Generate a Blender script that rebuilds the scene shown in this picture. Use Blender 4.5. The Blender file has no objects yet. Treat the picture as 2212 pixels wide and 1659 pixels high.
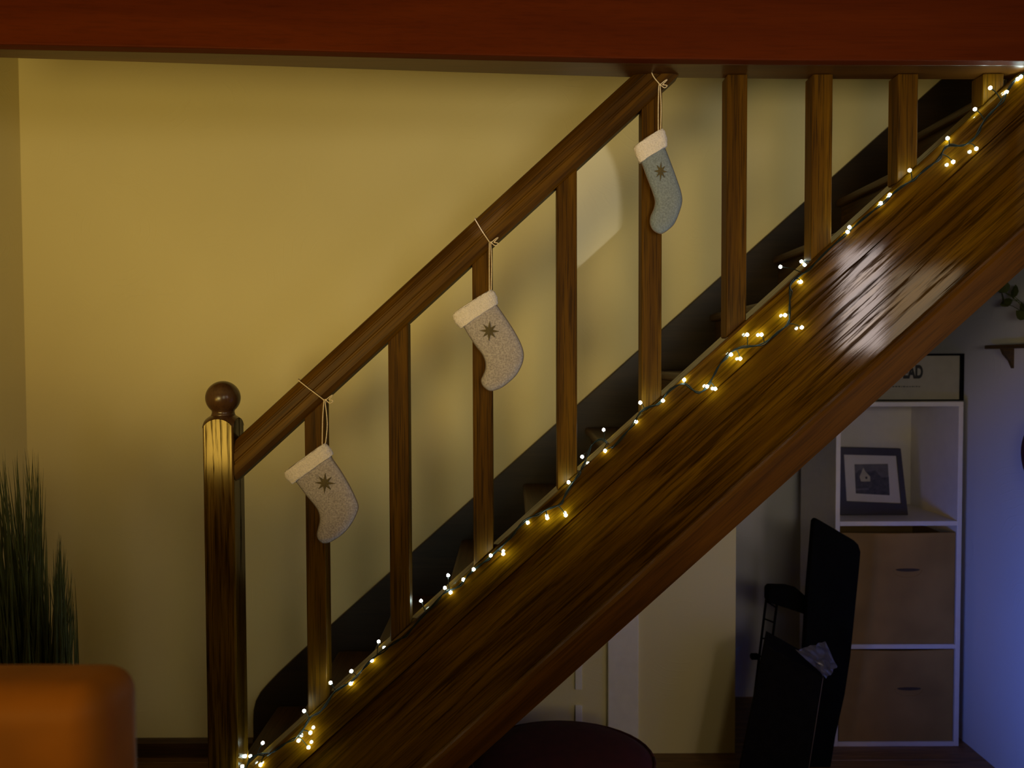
import bpy, bmesh, math, random
from mathutils import Vector, Matrix, Euler

S = bpy.context.scene
COL = S.collection
random.seed(7)

# ------------------------------------------------------------------ camera
CAM_H = 1.353
FPX = 1600.0
PITCH = math.radians(1.7)
ROLL = math.radians(-0.2)
cam_data = bpy.data.cameras.new('camera')
cam_data.sensor_width = 36.0
cam_data.lens = 36.0 * FPX / 2212.0
cam_data.clip_start = 0.05
cam_data.dof.use_dof = True
cam_data.dof.focus_distance = 1.84
cam_data.dof.aperture_fstop = 2.4
cam = bpy.data.objects.new('camera', cam_data)
COL.objects.link(cam)
RC = (Matrix.Rotation(math.radians(90) - PITCH, 4, 'X') @ Matrix.Rotation(ROLL, 4, 'Z'))
cam.matrix_world = Matrix.Translation((0, 0, CAM_H)) @ RC
S.camera = cam


def ray(px, py):
    return RC.to_3x3() @ Vector(((px - 1106.0) / FPX, -(py - 829.5) / FPX, -1.0))


def P(px, py, y):
    """point on the upright plane Y = y seen at that pixel of the photograph"""
    d = ray(px, py)
    return Vector((0, 0, CAM_H)) + d * (y / d.y)


def PZ(px, py, z):
    """point on the level plane Z = z seen at that pixel of the photograph"""
    d = ray(px, py)
    return Vector((0, 0, CAM_H)) + d * ((z - CAM_H) / d.z)


# ------------------------------------------------------------------ world, lights, exposure
w = bpy.data.worlds.new('world')
S.world = w
w.use_nodes = True
w.node_tree.nodes['Background'].inputs[0].default_value = (0.25, 0.22, 0.20, 1)
w.node_tree.nodes['Background'].inputs[1].default_value = 0.02
S.view_settings.view_transform = 'Standard'
S.view_settings.look = 'None'
S.view_settings.gamma = 1
S.view_settings.use_curve_mapping = False
S.view_settings.exposure = 0.0
S.cycles.max_bounces = 4
S.cycles.diffuse_bounces = 3
S.cycles.glossy_bounces = 2
S.cycles.transmission_bounces = 4
S.cycles.caustics_reflective = False
S.cycles.caustics_refractive = False


def area(name, loc, target, sx, sy, watts, color, spread=180):
    l = bpy.data.lights.new(name, 'AREA')
    l.shape = 'RECTANGLE'
    l.size, l.size_y = sx, sy
    l.energy = watts
    l.color = color
    l.spread = math.radians(spread)
    o = bpy.data.objects.new(name, l)
    o.location = loc
    o.rotation_euler = (Vector(target) - Vector(loc)).to_track_quat('-Z', 'Y').to_euler()
    COL.objects.link(o)
    return o


def point(name, loc, r, watts, color):
    l = bpy.data.lights.new(name, 'POINT')
    l.shadow_soft_size = r
    l.energy = watts
    l.color = color
    o = bpy.data.objects.new(name, l)
    o.location = loc
    COL.objects.link(o)
    return o


def spot(name, loc, target, half, blend, r, watts, color):
    l = bpy.data.lights.new(name, 'SPOT')
    l.spot_size = math.radians(half * 2)
    l.spot_blend = blend
    l.shadow_soft_size = r
    l.energy = watts
    l.color = color
    o = bpy.data.objects.new(name, l)
    o.location = loc
    o.rotation_euler = (Vector(target) - Vector(loc)).to_track_quat('-Z', 'Y').to_euler()
    COL.objects.link(o)
    return o


# shaded table lamp left of the camera: the shade lets light out upwards only
spot('table_lamp_light', (-0.95, -0.45, 1.22), (-0.55, 1.0, 2.45), 51, 0.55, 0.30, 78, (1.0, 0.77, 0.28))
# lampshade standing behind the sofa, low and to the left
area('lampshade_light', (-1.50, -0.3, 0.92), (-0.71, 1.8, 1.0), 0.28, 0.40, 6.0, (1.0, 0.58, 0.08))
spot('room_fill_light', (1.0, -1.9, 1.62), (-0.95, 2.5, 1.45), 36, 0.9, 0.30, 40, (1.0, 0.86, 0.54))  # unseen fill added from the right, cone aimed to leave the under-stairs dark
area('upper_wall_fill_light', (0.5, -0.2, 1.42), (0.95, 2.52, 2.1), 0.5, 0.3, 1.6, (1.0, 0.92, 0.72), 75)  # added unseen fill that brightens the upper right of the back wall
area('kitchen_doorway_light', (2.17, -1.0, 1.73), (0.85, 1.8, 1.2), 0.24, 0.62, 4.5, (1.0, 0.84, 0.78))
area('kitchen_wall_light', (2.56, -1.0, 1.52), (1.0, 1.8, 1.2), 0.38, 0.80, 2.2, (1.0, 0.78, 0.48))
area('television_light', (0.0, 0.95, 0.48), (1.6, 1.66, 0.48), 0.4, 0.3, 4.2, (0.06, 0.20, 1.0), 60)
hl = spot('wall_patch_light', (-1.18, -0.5, 1.81), (0.268, 2.52, 1.86), 4.4, 0.12, 0.012, 85, (0.86, 0.86, 1.0))  # added narrow spot, its oval cone shaped to throw a patch on the wall
hl.rotation_euler = (Vector((0.268, 2.52, 1.86)) - Vector((-1.18, -0.5, 1.81))).to_track_quat('-Z', 'Y').to_euler()
hl.scale = (0.36, 1.0, 1.0)

# ------------------------------------------------------------------ materials
def nt(name):
    m = bpy.data.materials.new(name)
    m.use_nodes = True
    t = m.node_tree
    b = t.nodes['Principled BSDF']
    return m, t, b


def N(t, kind, **kw):
    n = t.nodes.new(kind)
    for k, v in kw.items():
        setattr(n, k, v)
    return n


def ramp(t, fac, stops):
    r = N(t, 'ShaderNodeValToRGB')
    els = r.color_ramp.elements
    while len(els) < len(stops):
        els.new(0.5)
    for e, (p, c) in zip(els, stops):
        e.position = p
        e.color = (*c, 1)
    t.links.new(fac, r.inputs[0])
    return r.outputs[0]


def mapping(t, scale, coord='Object', rot=(0, 0, 0)):
    c = N(t, 'ShaderNodeTexCoord')
    m = N(t, 'ShaderNodeMapping')
    m.inputs['Scale'].default_value = scale
    m.inputs['Rotation'].default_value = rot
    t.links.new(c.outputs[coord], m.inputs[0])
    return m.outputs[0]


def bump(t, b, height, strength, dist):
    n = N(t, 'ShaderNodeBump')
    n.inputs['Strength'].default_value = strength
    n.inputs['Distance'].default_value = dist
    t.links.new(height, n.inputs['Height'])
    t.links.new(n.outputs[0], b.inputs['Normal'])


def wood(name, dark, mid, light, axis='Z', rough=0.35, fine=1.0, bstr=0.25, pore=0.55, spec=0.5, open_grain=False):
    m, t, b = nt(name)
    s = {'X': (1.6, 28, 28), 'Y': (28, 1.6, 28), 'Z': (28, 28, 1.6)}[axis]
    s = tuple(v * fine for v in s)
    v1 = mapping(t, s)
    n1 = N(t, 'ShaderNodeTexNoise')
    n1.inputs['Scale'].default_value = 1.0
    n1.inputs['Detail'].default_value = 4
    n1.inputs['Roughness'].default_value = 0.6
    n1.inputs['Distortion'].default_value = 0.6
    t.links.new(v1, n1.inputs['Vector'])
    c1 = ramp(t, n1.outputs['Fac'], [(0.28, dark), (0.5, mid), (0.72, light)])
    s2 = {'X': (7, 260, 260), 'Y': (260, 7, 260), 'Z': (260, 260, 7)}[axis]
    v2 = mapping(t, s2)
    n2 = N(t, 'ShaderNodeTexNoise')
    n2.inputs['Scale'].default_value = 1.0
    n2.inputs['Detail'].default_value = 3
    t.links.new(v2, n2.inputs['Vector'])
    c2 = ramp(t, n2.outputs['Fac'], [(0.36, (1 - pore,) * 3), (0.5, (1, 1, 1))])
    mx = N(t, 'ShaderNodeMix', data_type='RGBA', blend_type='MULTIPLY')
    mx.inputs['Factor'].default_value = 1
    t.links.new(c1, mx.inputs[6])
    t.links.new(c2, mx.inputs[7])
    t.links.new(mx.outputs[2], b.inputs['Base Color'])
    b.inputs['Roughness'].default_value = rough
    b.inputs['Specular IOR Level'].default_value = spec
    if open_grain:
        # long open pores break up the varnish
        s3 = {'X': (3.5, 85, 85), 'Y': (85, 3.5, 85), 'Z': (85, 85, 3.5)}[axis]
        n3 = N(t, 'ShaderNodeTexNoise')
        n3.inputs['Scale'].default_value = 1.0
        n3.inputs['Detail'].default_value = 4
        n3.inputs['Roughness'].default_value = 0.65
        n3.inputs['Distortion'].default_value = 0.4
        t.links.new(mapping(t, s3), n3.inputs['Vector'])
        sp = ramp(t, n3.outputs['Fac'], [(0.40, (0.02,) * 3), (0.50, (spec,) * 3)])
        t.links.new(sp, b.inputs['Specular IOR Level'])
        mx2 = N(t, 'ShaderNodeMix', data_type='RGBA', blend_type='MULTIPLY')
        mx2.inputs['Factor'].default_value = 1
        t.links.new(mx.outputs[2], mx2.inputs[6])
        t.links.new(ramp(t, n3.outputs['Fac'], [(0.38, (0.45,) * 3), (0.50, (1, 1, 1))]), mx2.inputs[7])
        t.links.new(mx2.outputs[2], b.inputs['Base Color'])
        bump(t, b, n3.outputs['Fac'], bstr, 0.0006)
        return m
    bump(t, b, n2.outputs['Fac'], bstr, 0.0006)
    return m


def plain(name, col, rough=0.6, var=0.12, scale=30, bstr=0, bdist=0.001, metal=0.0, spec=0.5):
    m, t, b = nt(name)
    v = mapping(t, (scale,) * 3)
    n = N(t, 'ShaderNodeTexNoise')
    n.inputs['Scale'].default_value = 1
    n.inputs['Detail'].default_value = 2
    t.links.new(v, n.inputs['Vector'])
    lo = tuple(c * (1 - var) for c in col)
    hi = tuple(min(1, c * (1 + var)) for c in col)
    t.links.new(ramp(t, n.outputs['Fac'], [(0.3, lo), (0.7, hi)]), b.inputs['Base Color'])
    b.inputs['Roughness'].default_value = rough
    b.inputs['Metallic'].default_value = metal
    b.inputs['Specular IOR Level'].default_value = spec
    if bstr:
        bump(t, b, n.outputs['Fac'], bstr, bdist)
    return m


def plaster(name, col):
    """painted plaster worked with a comb in overlapping arcs"""
    m, t, b = nt(name)
    v = mapping(t, (1, 1, 1))
    vo = N(t, 'ShaderNodeTexVoronoi')
    vo.inputs['Scale'].default_value = 3.2
    vo.inputs['Randomness'].default_value = 1
    dn = N(t, 'ShaderNodeTexNoise')
    dn.inputs['Scale'].default_value = 5
    t.links.new(v, dn.inputs['Vector'])
    mixv = N(t, 'ShaderNodeMix', data_type='RGBA')
    mixv.inputs['Factor'].default_value = 0.06
    t.links.new(v, mixv.inputs[6])
    t.links.new(dn.outputs['Color'], mixv.inputs[7])
    t.links.new(mixv.outputs[2], vo.inputs['Vector'])
    mul = N(t, 'ShaderNodeMath', operation='MULTIPLY')
    mul.inputs[1].default_value = 95
    t.links.new(vo.outputs['Distance'], mul.inputs[0])
    sn = N(t, 'ShaderNodeMath', operation='SINE')
    t.links.new(mul.outputs[0], sn.inputs[0])
    arc = ramp(t, sn.outputs[0], [(0.80, (0, 0, 0)), (1.0, (1, 1, 1))])
    nm = N(t, 'ShaderNodeTexNoise')
    nm.inputs['Scale'].default_value = 6
    nm.inputs['Detail'].default_value = 2
    t.links.new(v, nm.inputs['Vector'])
    mask = ramp(t, nm.outputs['Fac'], [(0.50, (0, 0, 0)), (0.66, (1, 1, 1))])
    mm = N(t, 'ShaderNodeMix', data_type='RGBA', blend_type='MULTIPLY')
    mm.inputs['Factor'].default_value = 1
    t.links.new(arc, mm.inputs[6])
    t.links.new(mask, mm.inputs[7])
    bump(t, b, mm.outputs[2], 0.20, 0.0022)
    nl = N(t, 'ShaderNodeTexNoise')
    nl.inputs['Scale'].default_value = 2.2
    t.links.new(v, nl.inputs['Vector'])
    t.links.new(ramp(t, nl.outputs['Fac'], [(0.3, tuple(c * 0.95 for c in col)), (0.7, col)]), b.inputs['Base Color'])
    b.inputs['Roughness'].default_value = 0.75
    return m


M = {}
M['wall'] = plaster('cream_plaster', (0.84, 0.735, 0.40))
M['wallr'] = plaster('pale_plaster', (0.62, 0.60, 0.60))
oak = ((0.038, 0.015, 0.0005), (0.080, 0.033, 0.0008), (0.135, 0.062, 0.0015))
M['oak_x'] = wood('oak_along', *oak, axis='X', rough=0.08, bstr=0.12, pore=0.4, open_grain=True)
M['oak_rail'] = wood('oak_rail', *oak, axis='X', rough=0.45, bstr=0.15, pore=0.4, spec=0.12)
M['oak_z'] = wood('oak_upright', *oak, axis='Z', rough=0.5, spec=0.07, bstr=0.12)
M['bead'] = wood('red_oak_bead', (0.050, 0.017, 0.0008), (0.085, 0.030, 0.001), (0.12, 0.045, 0.0015), axis='X', rough=0.4, bstr=0.1, pore=0.3, spec=0.12)
M['pine_z'] = wood('knotty_oak_post', (0.03, 0.012, 0.001), (0.065, 0.030, 0.002), (0.11, 0.055, 0.004), axis='Z', rough=0.16, bstr=0.15, open_grain=True)
M['oak_turned'] = wood('turned_oak', (0.050, 0.022, 0.008), (0.075, 0.034, 0.012), (0.10, 0.046, 0.015), axis='Z', rough=0.26, pore=0.2)
M['beam'] = wood('red_stained_beam', (0.064, 0.009, 0.0004), (0.080, 0.012, 0.0004), (0.100, 0.016, 0.0006), axis='X', rough=0.55, spec=0.06, fine=0.5, pore=0.15, bstr=0.1)
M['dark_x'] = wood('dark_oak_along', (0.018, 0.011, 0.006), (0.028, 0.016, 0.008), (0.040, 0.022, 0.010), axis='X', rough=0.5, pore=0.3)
M['tread'] = wood('tread_wood', (0.040, 0.018, 0.004), (0.065, 0.031, 0.007), (0.09, 0.044, 0.010), axis='Y', rough=0.45)
M['skirt'] = wood('dark_skirting', (0.035, 0.016, 0.007), (0.055, 0.025, 0.010), (0.08, 0.036, 0.013), axis='X', rough=0.4)
M['floor'] = wood('floor_oak', (0.12, 0.055, 0.02), (0.2, 0.1, 0.035), (0.28, 0.14, 0.05), axis='X', rough=0.45)
M['ceil'] = plain('ceiling_paint', (0.55, 0.48, 0.36), 0.9)
M['white'] = plain('white_melamine', (0.70, 0.64, 0.58), 0.45, var=0.03, bstr=0.03)
M['streak_white'] = plain('painted_light_streak', (0.90, 0.86, 0.76), 0.5, var=0.03, bstr=0.05)  # pale colour for the painted streaks of light under the stairs
M['black'] = plain('black_plastic', (0.003, 0.003, 0.003), 0.9, var=0.2, spec=0.08)
M['blackcard'] = plain('black_card', (0.006, 0.005, 0.004), 0.9, var=0.3, spec=0.08)
M['browncard'] = plain('brown_card', (0.07, 0.05, 0.032), 0.8, var=0.3, scale=12)
M['box'] = plain('tan_drawer_board', (0.30, 0.175, 0.055), 0.85, spec=0.1, var=0.16, scale=7, bstr=0.05)
M['slot'] = plain('dark_slot', (0.05, 0.03, 0.015), 0.9)
M['leather'] = plain('orange_brown_leather', (0.20, 0.062, 0.0005), 0.6, spec=0.2, var=0.25, scale=9, bstr=0.3, bdist=0.003)
M['maroon'] = plain('maroon_fabric', (0.055, 0.004, 0.007), 0.95, var=0.15)
M['grass'] = plain('dark_green_blade', (0.060, 0.072, 0.014), 0.6, var=0.4, scale=20, bstr=0)
M['pot'] = plain('dark_pot', (0.03, 0.03, 0.03), 0.5)
M['felt'] = plain('grey_felt', (0.38, 0.34, 0.36), 1.0, var=0.28, scale=260, bstr=0.7, bdist=0.002, spec=0.1)
M['felt_b'] = plain('blue_grey_felt', (0.20, 0.235, 0.29), 1.0, var=0.22, scale=260, bstr=0.7, bdist=0.002, spec=0.1)
M['fleece'] = plain('white_fleece', (0.76, 0.69, 0.70), 1.0, var=0.12, scale=300, bstr=0.9, bdist=0.003, spec=0.1)
M['star'] = plain('dark_gold_star', (0.085, 0.062, 0.022), 0.7, var=0.2, scale=100)
M['stitch'] = plain('dark_stitching', (0.16, 0.13, 0.12), 0.9)
M['twine'] = plain('natural_twine', (0.78, 0.64, 0.46), 0.9, var=0.2, scale=400)
M['cable'] = plain('dark_green_cable', (0.005, 0.008, 0.005), 0.6, bstr=0, spec=0.2)
M['frame_d'] = plain('dark_picture_frame', (0.03, 0.022, 0.022), 0.5)
M['mat'] = plain('white_mount_card', (0.50, 0.45, 0.40), 0.8, var=0.03, bstr=0)
M['ph_sky'] = plain('print_grey', (0.10, 0.085, 0.07), 0.5, var=0.25, scale=30, bstr=0)
M['ph_house'] = plain('print_pale', (0.36, 0.31, 0.20), 0.5, var=0.1, bstr=0)
M['ph_hill'] = plain('print_dark', (0.045, 0.036, 0.028), 0.5, var=0.5, scale=60, bstr=0)
M['ph_dark'] = plain('print_black', (0.02, 0.015, 0.012), 0.5, var=0.5, scale=90, bstr=0)
M['poster'] = plain('sign_paper', (0.36, 0.32, 0.25), 0.55, var=0.04, bstr=0)
M['ink'] = plain('black_ink', (0.015, 0.015, 0.012), 0.6, bstr=0)
M['brass'] = plain('dark_metal', (0.05, 0.045, 0.04), 0.4, metal=0.8)
m, t, b = nt('clear_plastic')
b.inputs['Base Color'].default_value = (0.9, 0.9, 0.95, 1)
b.inputs['Roughness'].default_value = 0.12
b.inputs['Transmission Weight'].default_value = 0.9
b.inputs['IOR'].default_value = 1.35
M['plastic'] = m
m, t, b = nt('led_glow')
b.inputs['Base Color'].default_value = (0.9, 0.9, 0.8, 1)
b.inputs['Emission Color'].default_value = (0.78, 1.0, 0.93, 1)
b.inputs['Emission Strength'].default_value = 95
M['led'] = m

# ------------------------------------------------------------------ mesh helpers
def finish(name, bm, mat, parent=None, loc=(0, 0, 0), rot=(0, 0, 0), smooth=False, bevel=0.0, seg=2, **props):
    bmesh.ops.recalc_face_normals(bm, faces=bm.faces[:])
    me = bpy.data.meshes.new(name)
    bm.to_mesh(me)
    bm.free()
    o = bpy.data.objects.new(name, me)
    COL.objects.link(o)
    mats = mat if isinstance(mat, (list, tuple)) else [mat]
    for x in mats:
        me.materials.append(x)
    o.location = loc
    o.rotation_euler = rot
    if parent is not None:
        o.parent = parent
        o.matrix_parent_inverse = base_matrix(parent).inverted()
    if smooth:
        for p in me.polygons:
            p.use_smooth = True
    if bevel:
        md = o.modifiers.new('bevel', 'BEVEL')
        md.width = bevel
        md.segments = seg
        md.limit_method = 'ANGLE'
    for k, v in props.items():
        o[k] = v
    return o


def base_matrix(o):
    mm = Matrix.Translation(o.location) @ o.rotation_euler.to_matrix().to_4x4()
    if o.parent:
        return base_matrix(o.parent) @ o.matrix_parent_inverse @ mm
    return mm


def thing(name, label, cat, loc=(0, 0, 0), group=None):
    o = bpy.data.objects.new(name, None)
    o.empty_display_size = 0.05
    COL.objects.link(o)
    o.location = loc
    o['label'] = label
    o['category'] = cat
    if group:
        o['group'] = group
    return o


def box(bm, x0, x1, y0, y1, z0, z1):
    vs = [bm.verts.new((x, y, z)) for x in (x0, x1) for y in (y0, y1) for z in (z0, z1)]
    for f in ((0, 1, 3, 2), (4, 6, 7, 5), (0, 4, 5, 1), (2, 3, 7, 6), (0, 2, 6, 4), (1, 5, 7, 3)):
        bm.faces.new([vs[i] for i in f])
    return vs


def poly_y(bm, pts, y0, y1):
    """outline in XZ extruded from y0 to y1"""
    a = [bm.verts.new((x, y0, z)) for x, z in pts]
    c = [bm.verts.new((x, y1, z)) for x, z in pts]
    bm.faces.new(a)
    bm.faces.new(c[::-1])
    n = len(pts)
    for i in range(n):
        bm.faces.new((a[i], a[(i + 1) % n], c[(i + 1) % n], c[i]))


def poly_x(bm, prof, x0, x1, steps=1):
    """outline in YZ extruded along X"""
    rings = []
    for k in range(steps + 1):
        x = x0 + (x1 - x0) * k / steps
        rings.append([bm.verts.new((x, y, z)) for y, z in prof])
    n = len(prof)
    bm.faces.new(rings[0][::-1])
    bm.faces.new(rings[-1])
    for r0, r1 in zip(rings, rings[1:]):
        for i in range(n):
            bm.faces.new((r0[i], r0[(i + 1) % n], r1[(i + 1) % n], r1[i]))


def cut(bm, co, no):
    """throw away what lies on the side the normal points to, and close the cut"""
    r = bmesh.ops.bisect_plane(bm, geom=bm.verts[:] + bm.edges[:] + bm.faces[:], plane_co=co, plane_no=no, clear_outer=True)
    ed = [e for e in bm.edges if len(e.link_faces) == 1]
    if ed:
        bmesh.ops.holes_fill(bm, edges=ed, sides=0)


def tube(bm, pts, r, sides=6):
    pts = [Vector(p) for p in pts]
    rings = []
    up = Vector((0.13, 0.97, 0.2))
    for i, p in enumerate(pts):
        d = (pts[min(i + 1, len(pts) - 1)] - pts[max(i - 1, 0)]).normalized()
        u = d.cross(up)
        if u.length < 1e-4:
            u = d.cross(Vector((1, 0, 0)))
        u.normalize()
        v = d.cross(u)
        rr = r[i] if isinstance(r, (list, tuple)) else r
        rings.append([bm.verts.new(p + (u * math.cos(a) + v * math.sin(a)) * rr) for a in [2 * math.pi * k / sides for k in range(sides)]])
    for a, c in zip(rings, rings[1:]):
        for k in range(sides):
            bm.faces.new((a[k], a[(k + 1) % sides], c[(k + 1) % sides], c[k]))
    bm.faces.new(rings[0][::-1])
    bm.faces.new(rings[-1])


def lathe(bm, prof, cx, cy, seg=32):
    """(radius, z) outline spun about the upright through cx, cy"""
    rings = []
    for r, z in prof:
        if r < 1e-5:
            rings.append([bm.verts.new((cx, cy, z))])
        else:
            rings.append([bm.verts.new((cx + r * math.cos(2 * math.pi * k / seg), cy + r * math.sin(2 * math.pi * k / seg), z)) for k in range(seg)])
    for a, c in zip(rings, rings[1:]):
        for k in range(seg):
            k2 = (k + 1) % seg
            if len(a) == 1 and len(c) > 1:
                bm.faces.new((a[0], c[k2], c[k]))
            elif len(c) == 1 and len(a) > 1:
                bm.faces.new((a[k], a[k2], c[0]))
            elif len(a) > 1:
                bm.faces.new((a[k], a[k2], c[k2], c[k]))
    for rg in (rings[0], rings[-1]):
        if len(rg) > 1:
            bm.faces.new(rg)


def smooth_path(pts, n=6):
    pts = [Vector(p) for p in pts]
    out = []
    for i in range(len(pts) - 1):
        p0, p1, p2, p3 = pts[max(i - 1, 0)], pts[i], pts[i + 1], pts[min(i + 2, len(pts) - 1)]
        for k in range(n):
            u = k / n
            out.append(0.5 * ((2 * p1) + (p2 - p0) * u + (2 * p0 - 5 * p1 + 4 * p2 - p3) * u * u + (3 * p1 - p0 - 3 * p2 + p3) * u ** 3))
    out.append(pts[-1])
    return out


# ------------------------------------------------------------------ measures of the stair
YW = 2.52                       # face of the wall behind the stairs
XL, XR = P(48, 500, YW).x, 1.60
SLOPE = 0.905
ANG = math.atan(SLOPE)
CA = math.cos(ANG)
ZB = P(1700, 160, 1.812).z      # underside of the ceiling beam


def icept(px, py, y):
    p = P(px, py, y)
    return p.z - SLOPE * p.x


C_TOP = icept(1700, 613, 1.80)
C_TRIM = icept(1700, 951, 1.79)
C_BOT = icept(1700, 1036, 1.79)
C_CAP = icept(1700, 701, 1.80)

# ------------------------------------------------------------------ setting
def struct(name, bm, mat, **kw):
    o = finish(name, bm, mat, **kw)
    o['kind'] = 'structure'
    return o


XREC = P(1590, 1150, YW).x
bm = bmesh.new()
def z_soff(x): return C_BOT + SLOPE * x + 0.03
poly_y(bm, [(XL - 0.3, 0), (XREC, 0), (XREC, z_soff(XREC)), (XR + 0.05, z_soff(XR + 0.05)), (XR + 0.05, 3.0), (XL - 0.3, 3.0)], YW, YW + 0.03)
struct('wall_back', bm, M['wall'])
bm = bmesh.new()
box(bm, XREC - 0.03, XR + 0.05, 2.95, 2.98, 0, 3.0)
box(bm, XREC - 0.03, XREC, YW + 0.03, 2.95, 0, 3.0)
struct('wall_recess', bm, M['wallr'])
bm = bmesh.new()
box(bm, XL - 0.05, XL, -2.5, YW, 0, 3.0)
struct('wall_left', bm, M['wall'])
bm = bmesh.new()
box(bm, XR, XR + 0.05, 1.2, 2.95, 0, 3.0)
struct('wall_right', bm, M['wallr'])
bm = bmesh.new()
box(bm, XR, 3.2, -2.5, -2.45, 0, 2.45)
box(bm, XL, XR, -2.5, -2.45, 0, 2.45)
struct('wall_front', bm, M['wall'])
bm = bmesh.new()
box(bm, 3.2, 3.25, -2.5, 1.2, 0, 2.45)
box(bm, XR, 3.2, 1.2, 1.25, 0, 2.45)
struct('wall_side', bm, M['wall'])
# floorboards
fl = thing('floor', '', '')
del fl['label'], fl['category']
fl['kind'] = 'structure'
bm = bmesh.new()
box(bm, XL, 3.2, -2.5, 2.95, -0.05, -0.008)
sub = finish('subfloor', bm, M['dark_x'], fl)
x0 = 0
k = 0
base_me = None
y = 2.95
while y > -2.5 and k < 60:
    if base_me is None:
        bm = bmesh.new()
        box(bm, XL, 3.2, -0.118, 0, -0.02, 0)
        o = finish('floorboard', bm, M['floor'], fl, loc=(0, y, 0), bevel=0.002, seg=1)
        base_me = o
    else:
        c = base_me.copy()
        COL.objects.link(c)
        c.location.y = y
    y -= 0.12
    k += 1
bm = bmesh.new()
box(bm, XL - 0.05, 3.25, -2.5, 1.75, 2.42, 2.45)
struct('ceiling', bm, M['ceil'])
bm = bmesh.new()
box(bm, XL - 0.05, XR + 0.05, 1.75, 2.98, 3.0, 3.03)
struct('ceiling_stairwell', bm, M['ceil'])

# baseboards
bm = bmesh.new()
z1 = P(400, 1598, YW - 0.015).z
poly_x(bm, [(YW - 0.018, 0), (YW - 0.018, z1 - 0.012), (YW - 0.010, z1), (YW, z1), (YW, 0)], XL, P(546, 1600, 2.5).x - 0.002)
struct('baseboard_back', bm, M['skirt'])
bm = bmesh.new()
box(bm, XL, XL + 0.015, -2.4, YW - 0.02, 0, z1)
struct('baseboard_left', bm, M['skirt'])

# white strips standing in for streaks of light on the under-stair wall
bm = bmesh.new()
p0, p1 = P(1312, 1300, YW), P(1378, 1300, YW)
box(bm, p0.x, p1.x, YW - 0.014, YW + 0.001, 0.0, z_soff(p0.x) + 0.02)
struct('light_streak_1', bm, M['streak_white'], bevel=0.003)
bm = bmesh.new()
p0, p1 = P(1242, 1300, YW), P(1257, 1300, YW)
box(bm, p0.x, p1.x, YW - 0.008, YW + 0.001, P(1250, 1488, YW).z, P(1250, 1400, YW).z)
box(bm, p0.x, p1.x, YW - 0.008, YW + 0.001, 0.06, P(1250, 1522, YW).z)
struct('light_streak_2', bm, M['streak_white'], bevel=0.002)

# ceiling beam: tall red-brown fascia board and the wide underside board
bm = bmesh.new()
front_px = [(-260, 88), (0, 95), (450, 104), (1000, 118), (1350, 126), (1700, 130), (2212, 131), (2700, 131)]
back_px = [(-260, 118), (0, 126), (450, 140), (1000, 158), (1350, 168), (1700, 172), (2212, 173), (2700, 173)]
fr = [PZ(a, c, ZB) for a, c in front_px]
bk = [PZ(a, c, ZB) for a, c in back_px]
def strip(bm, A, B, z0, z1):
    r = []
    for a, c in zip(A, B):
        r.append([bm.verts.new((a.x, a.y, z0)), bm.verts.new((c.x, c.y, z0)), bm.verts.new((c.x, c.y, z1)), bm.verts.new((a.x, a.y, z1))])
    for u, v in zip(r, r[1:]):
        for i in range(4):
            bm.faces.new((u[i], u[(i + 1) % 4], v[(i + 1) % 4], v[i]))
    bm.faces.new(r[0][::-1])
    bm.faces.new(r[-1])
beam = thing('ceiling_beam', '', '')
del beam['label'], beam['category']
beam['kind'] = 'structure'
strip(bm, fr, [v + Vector((0, 0.03, 0)) for v in fr], ZB, 2.43)
finish('fascia_board', bm, M['beam'], beam, bevel=0.003)
bm = bmesh.new()
strip(bm, [v + Vector((0, 0.03, 0)) for v in fr], bk, ZB + 0.001, 2.44)
M['under'] = wood('beam_underside', (0.05, 0.018, 0.002), (0.075, 0.026, 0.003), (0.10, 0.037, 0.004), axis='X', rough=0.33, fine=0.6, pore=0.2)
finish('underside_board', bm, M['under'], beam, bevel=0.002)

# ------------------------------------------------------------------ staircase
X_NEW = P(471, 1000, 1.80).x
st = thing('staircase', 'varnished oak staircase with square balusters rising right in front of the cream wall', 'staircase', (X_NEW, 2.1, 0))


def sloped(name, prof, c, xa, xb, mat, cuts, **kw):
    """board running up the slope; prof is (y, distance square to the slope above line c)"""
    bm = bmesh.new()
    poly_x(bm, prof, xa / CA - 0.3, xb / CA + 0.3)
    for co, no in cuts:
        co = Vector(co) - Vector((0, 0, c))
        R = Matrix.Rotation(ANG, 3, 'Y')
        cut(bm, R @ co, R @ Vector(no))
    return finish(name, bm, mat, st, loc=(0, 0, c), rot=(0, -ANG, 0), **kw)


XN = X_NEW + 0.0375
ends = [((XN, 0, 0), (-1, 0, 0)), ((XR - 0.004, 0, 0), (1, 0, 0)), ((0, 0, 0.001), (0, 0, -1))]
dcap = (C_TOP - C_CAP) * CA
dtrim = (C_TOP - C_TRIM) * CA
dbot = (C_TOP - C_BOT) * CA
sloped('string_capping', [(1.800, -dcap), (1.800, -0.006), (1.805, -0.001), (1.809, 0), (1.876, 0), (1.882, -0.005), (1.882, -dcap)], C_TOP, -0.8, 1.7, M['oak_x'], ends)
sloped('outer_string', [(1.8045, -dtrim - 0.02), (1.8045, -dcap - 0.004), (1.811, -dcap), (1.86, -dcap), (1.86, -dtrim - 0.02)], C_TOP, -0.8, 1.7, M['oak_x'], ends)
sloped('string_bead', [(1.784, -dbot), (1.784, -dtrim - 0.012), (1.788, -dtrim - 0.004), (1.795, -dtrim), (1.862, -dtrim), (1.862, -dbot)], C_TOP, -0.8, 1.7, M['bead'], ends)

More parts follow.
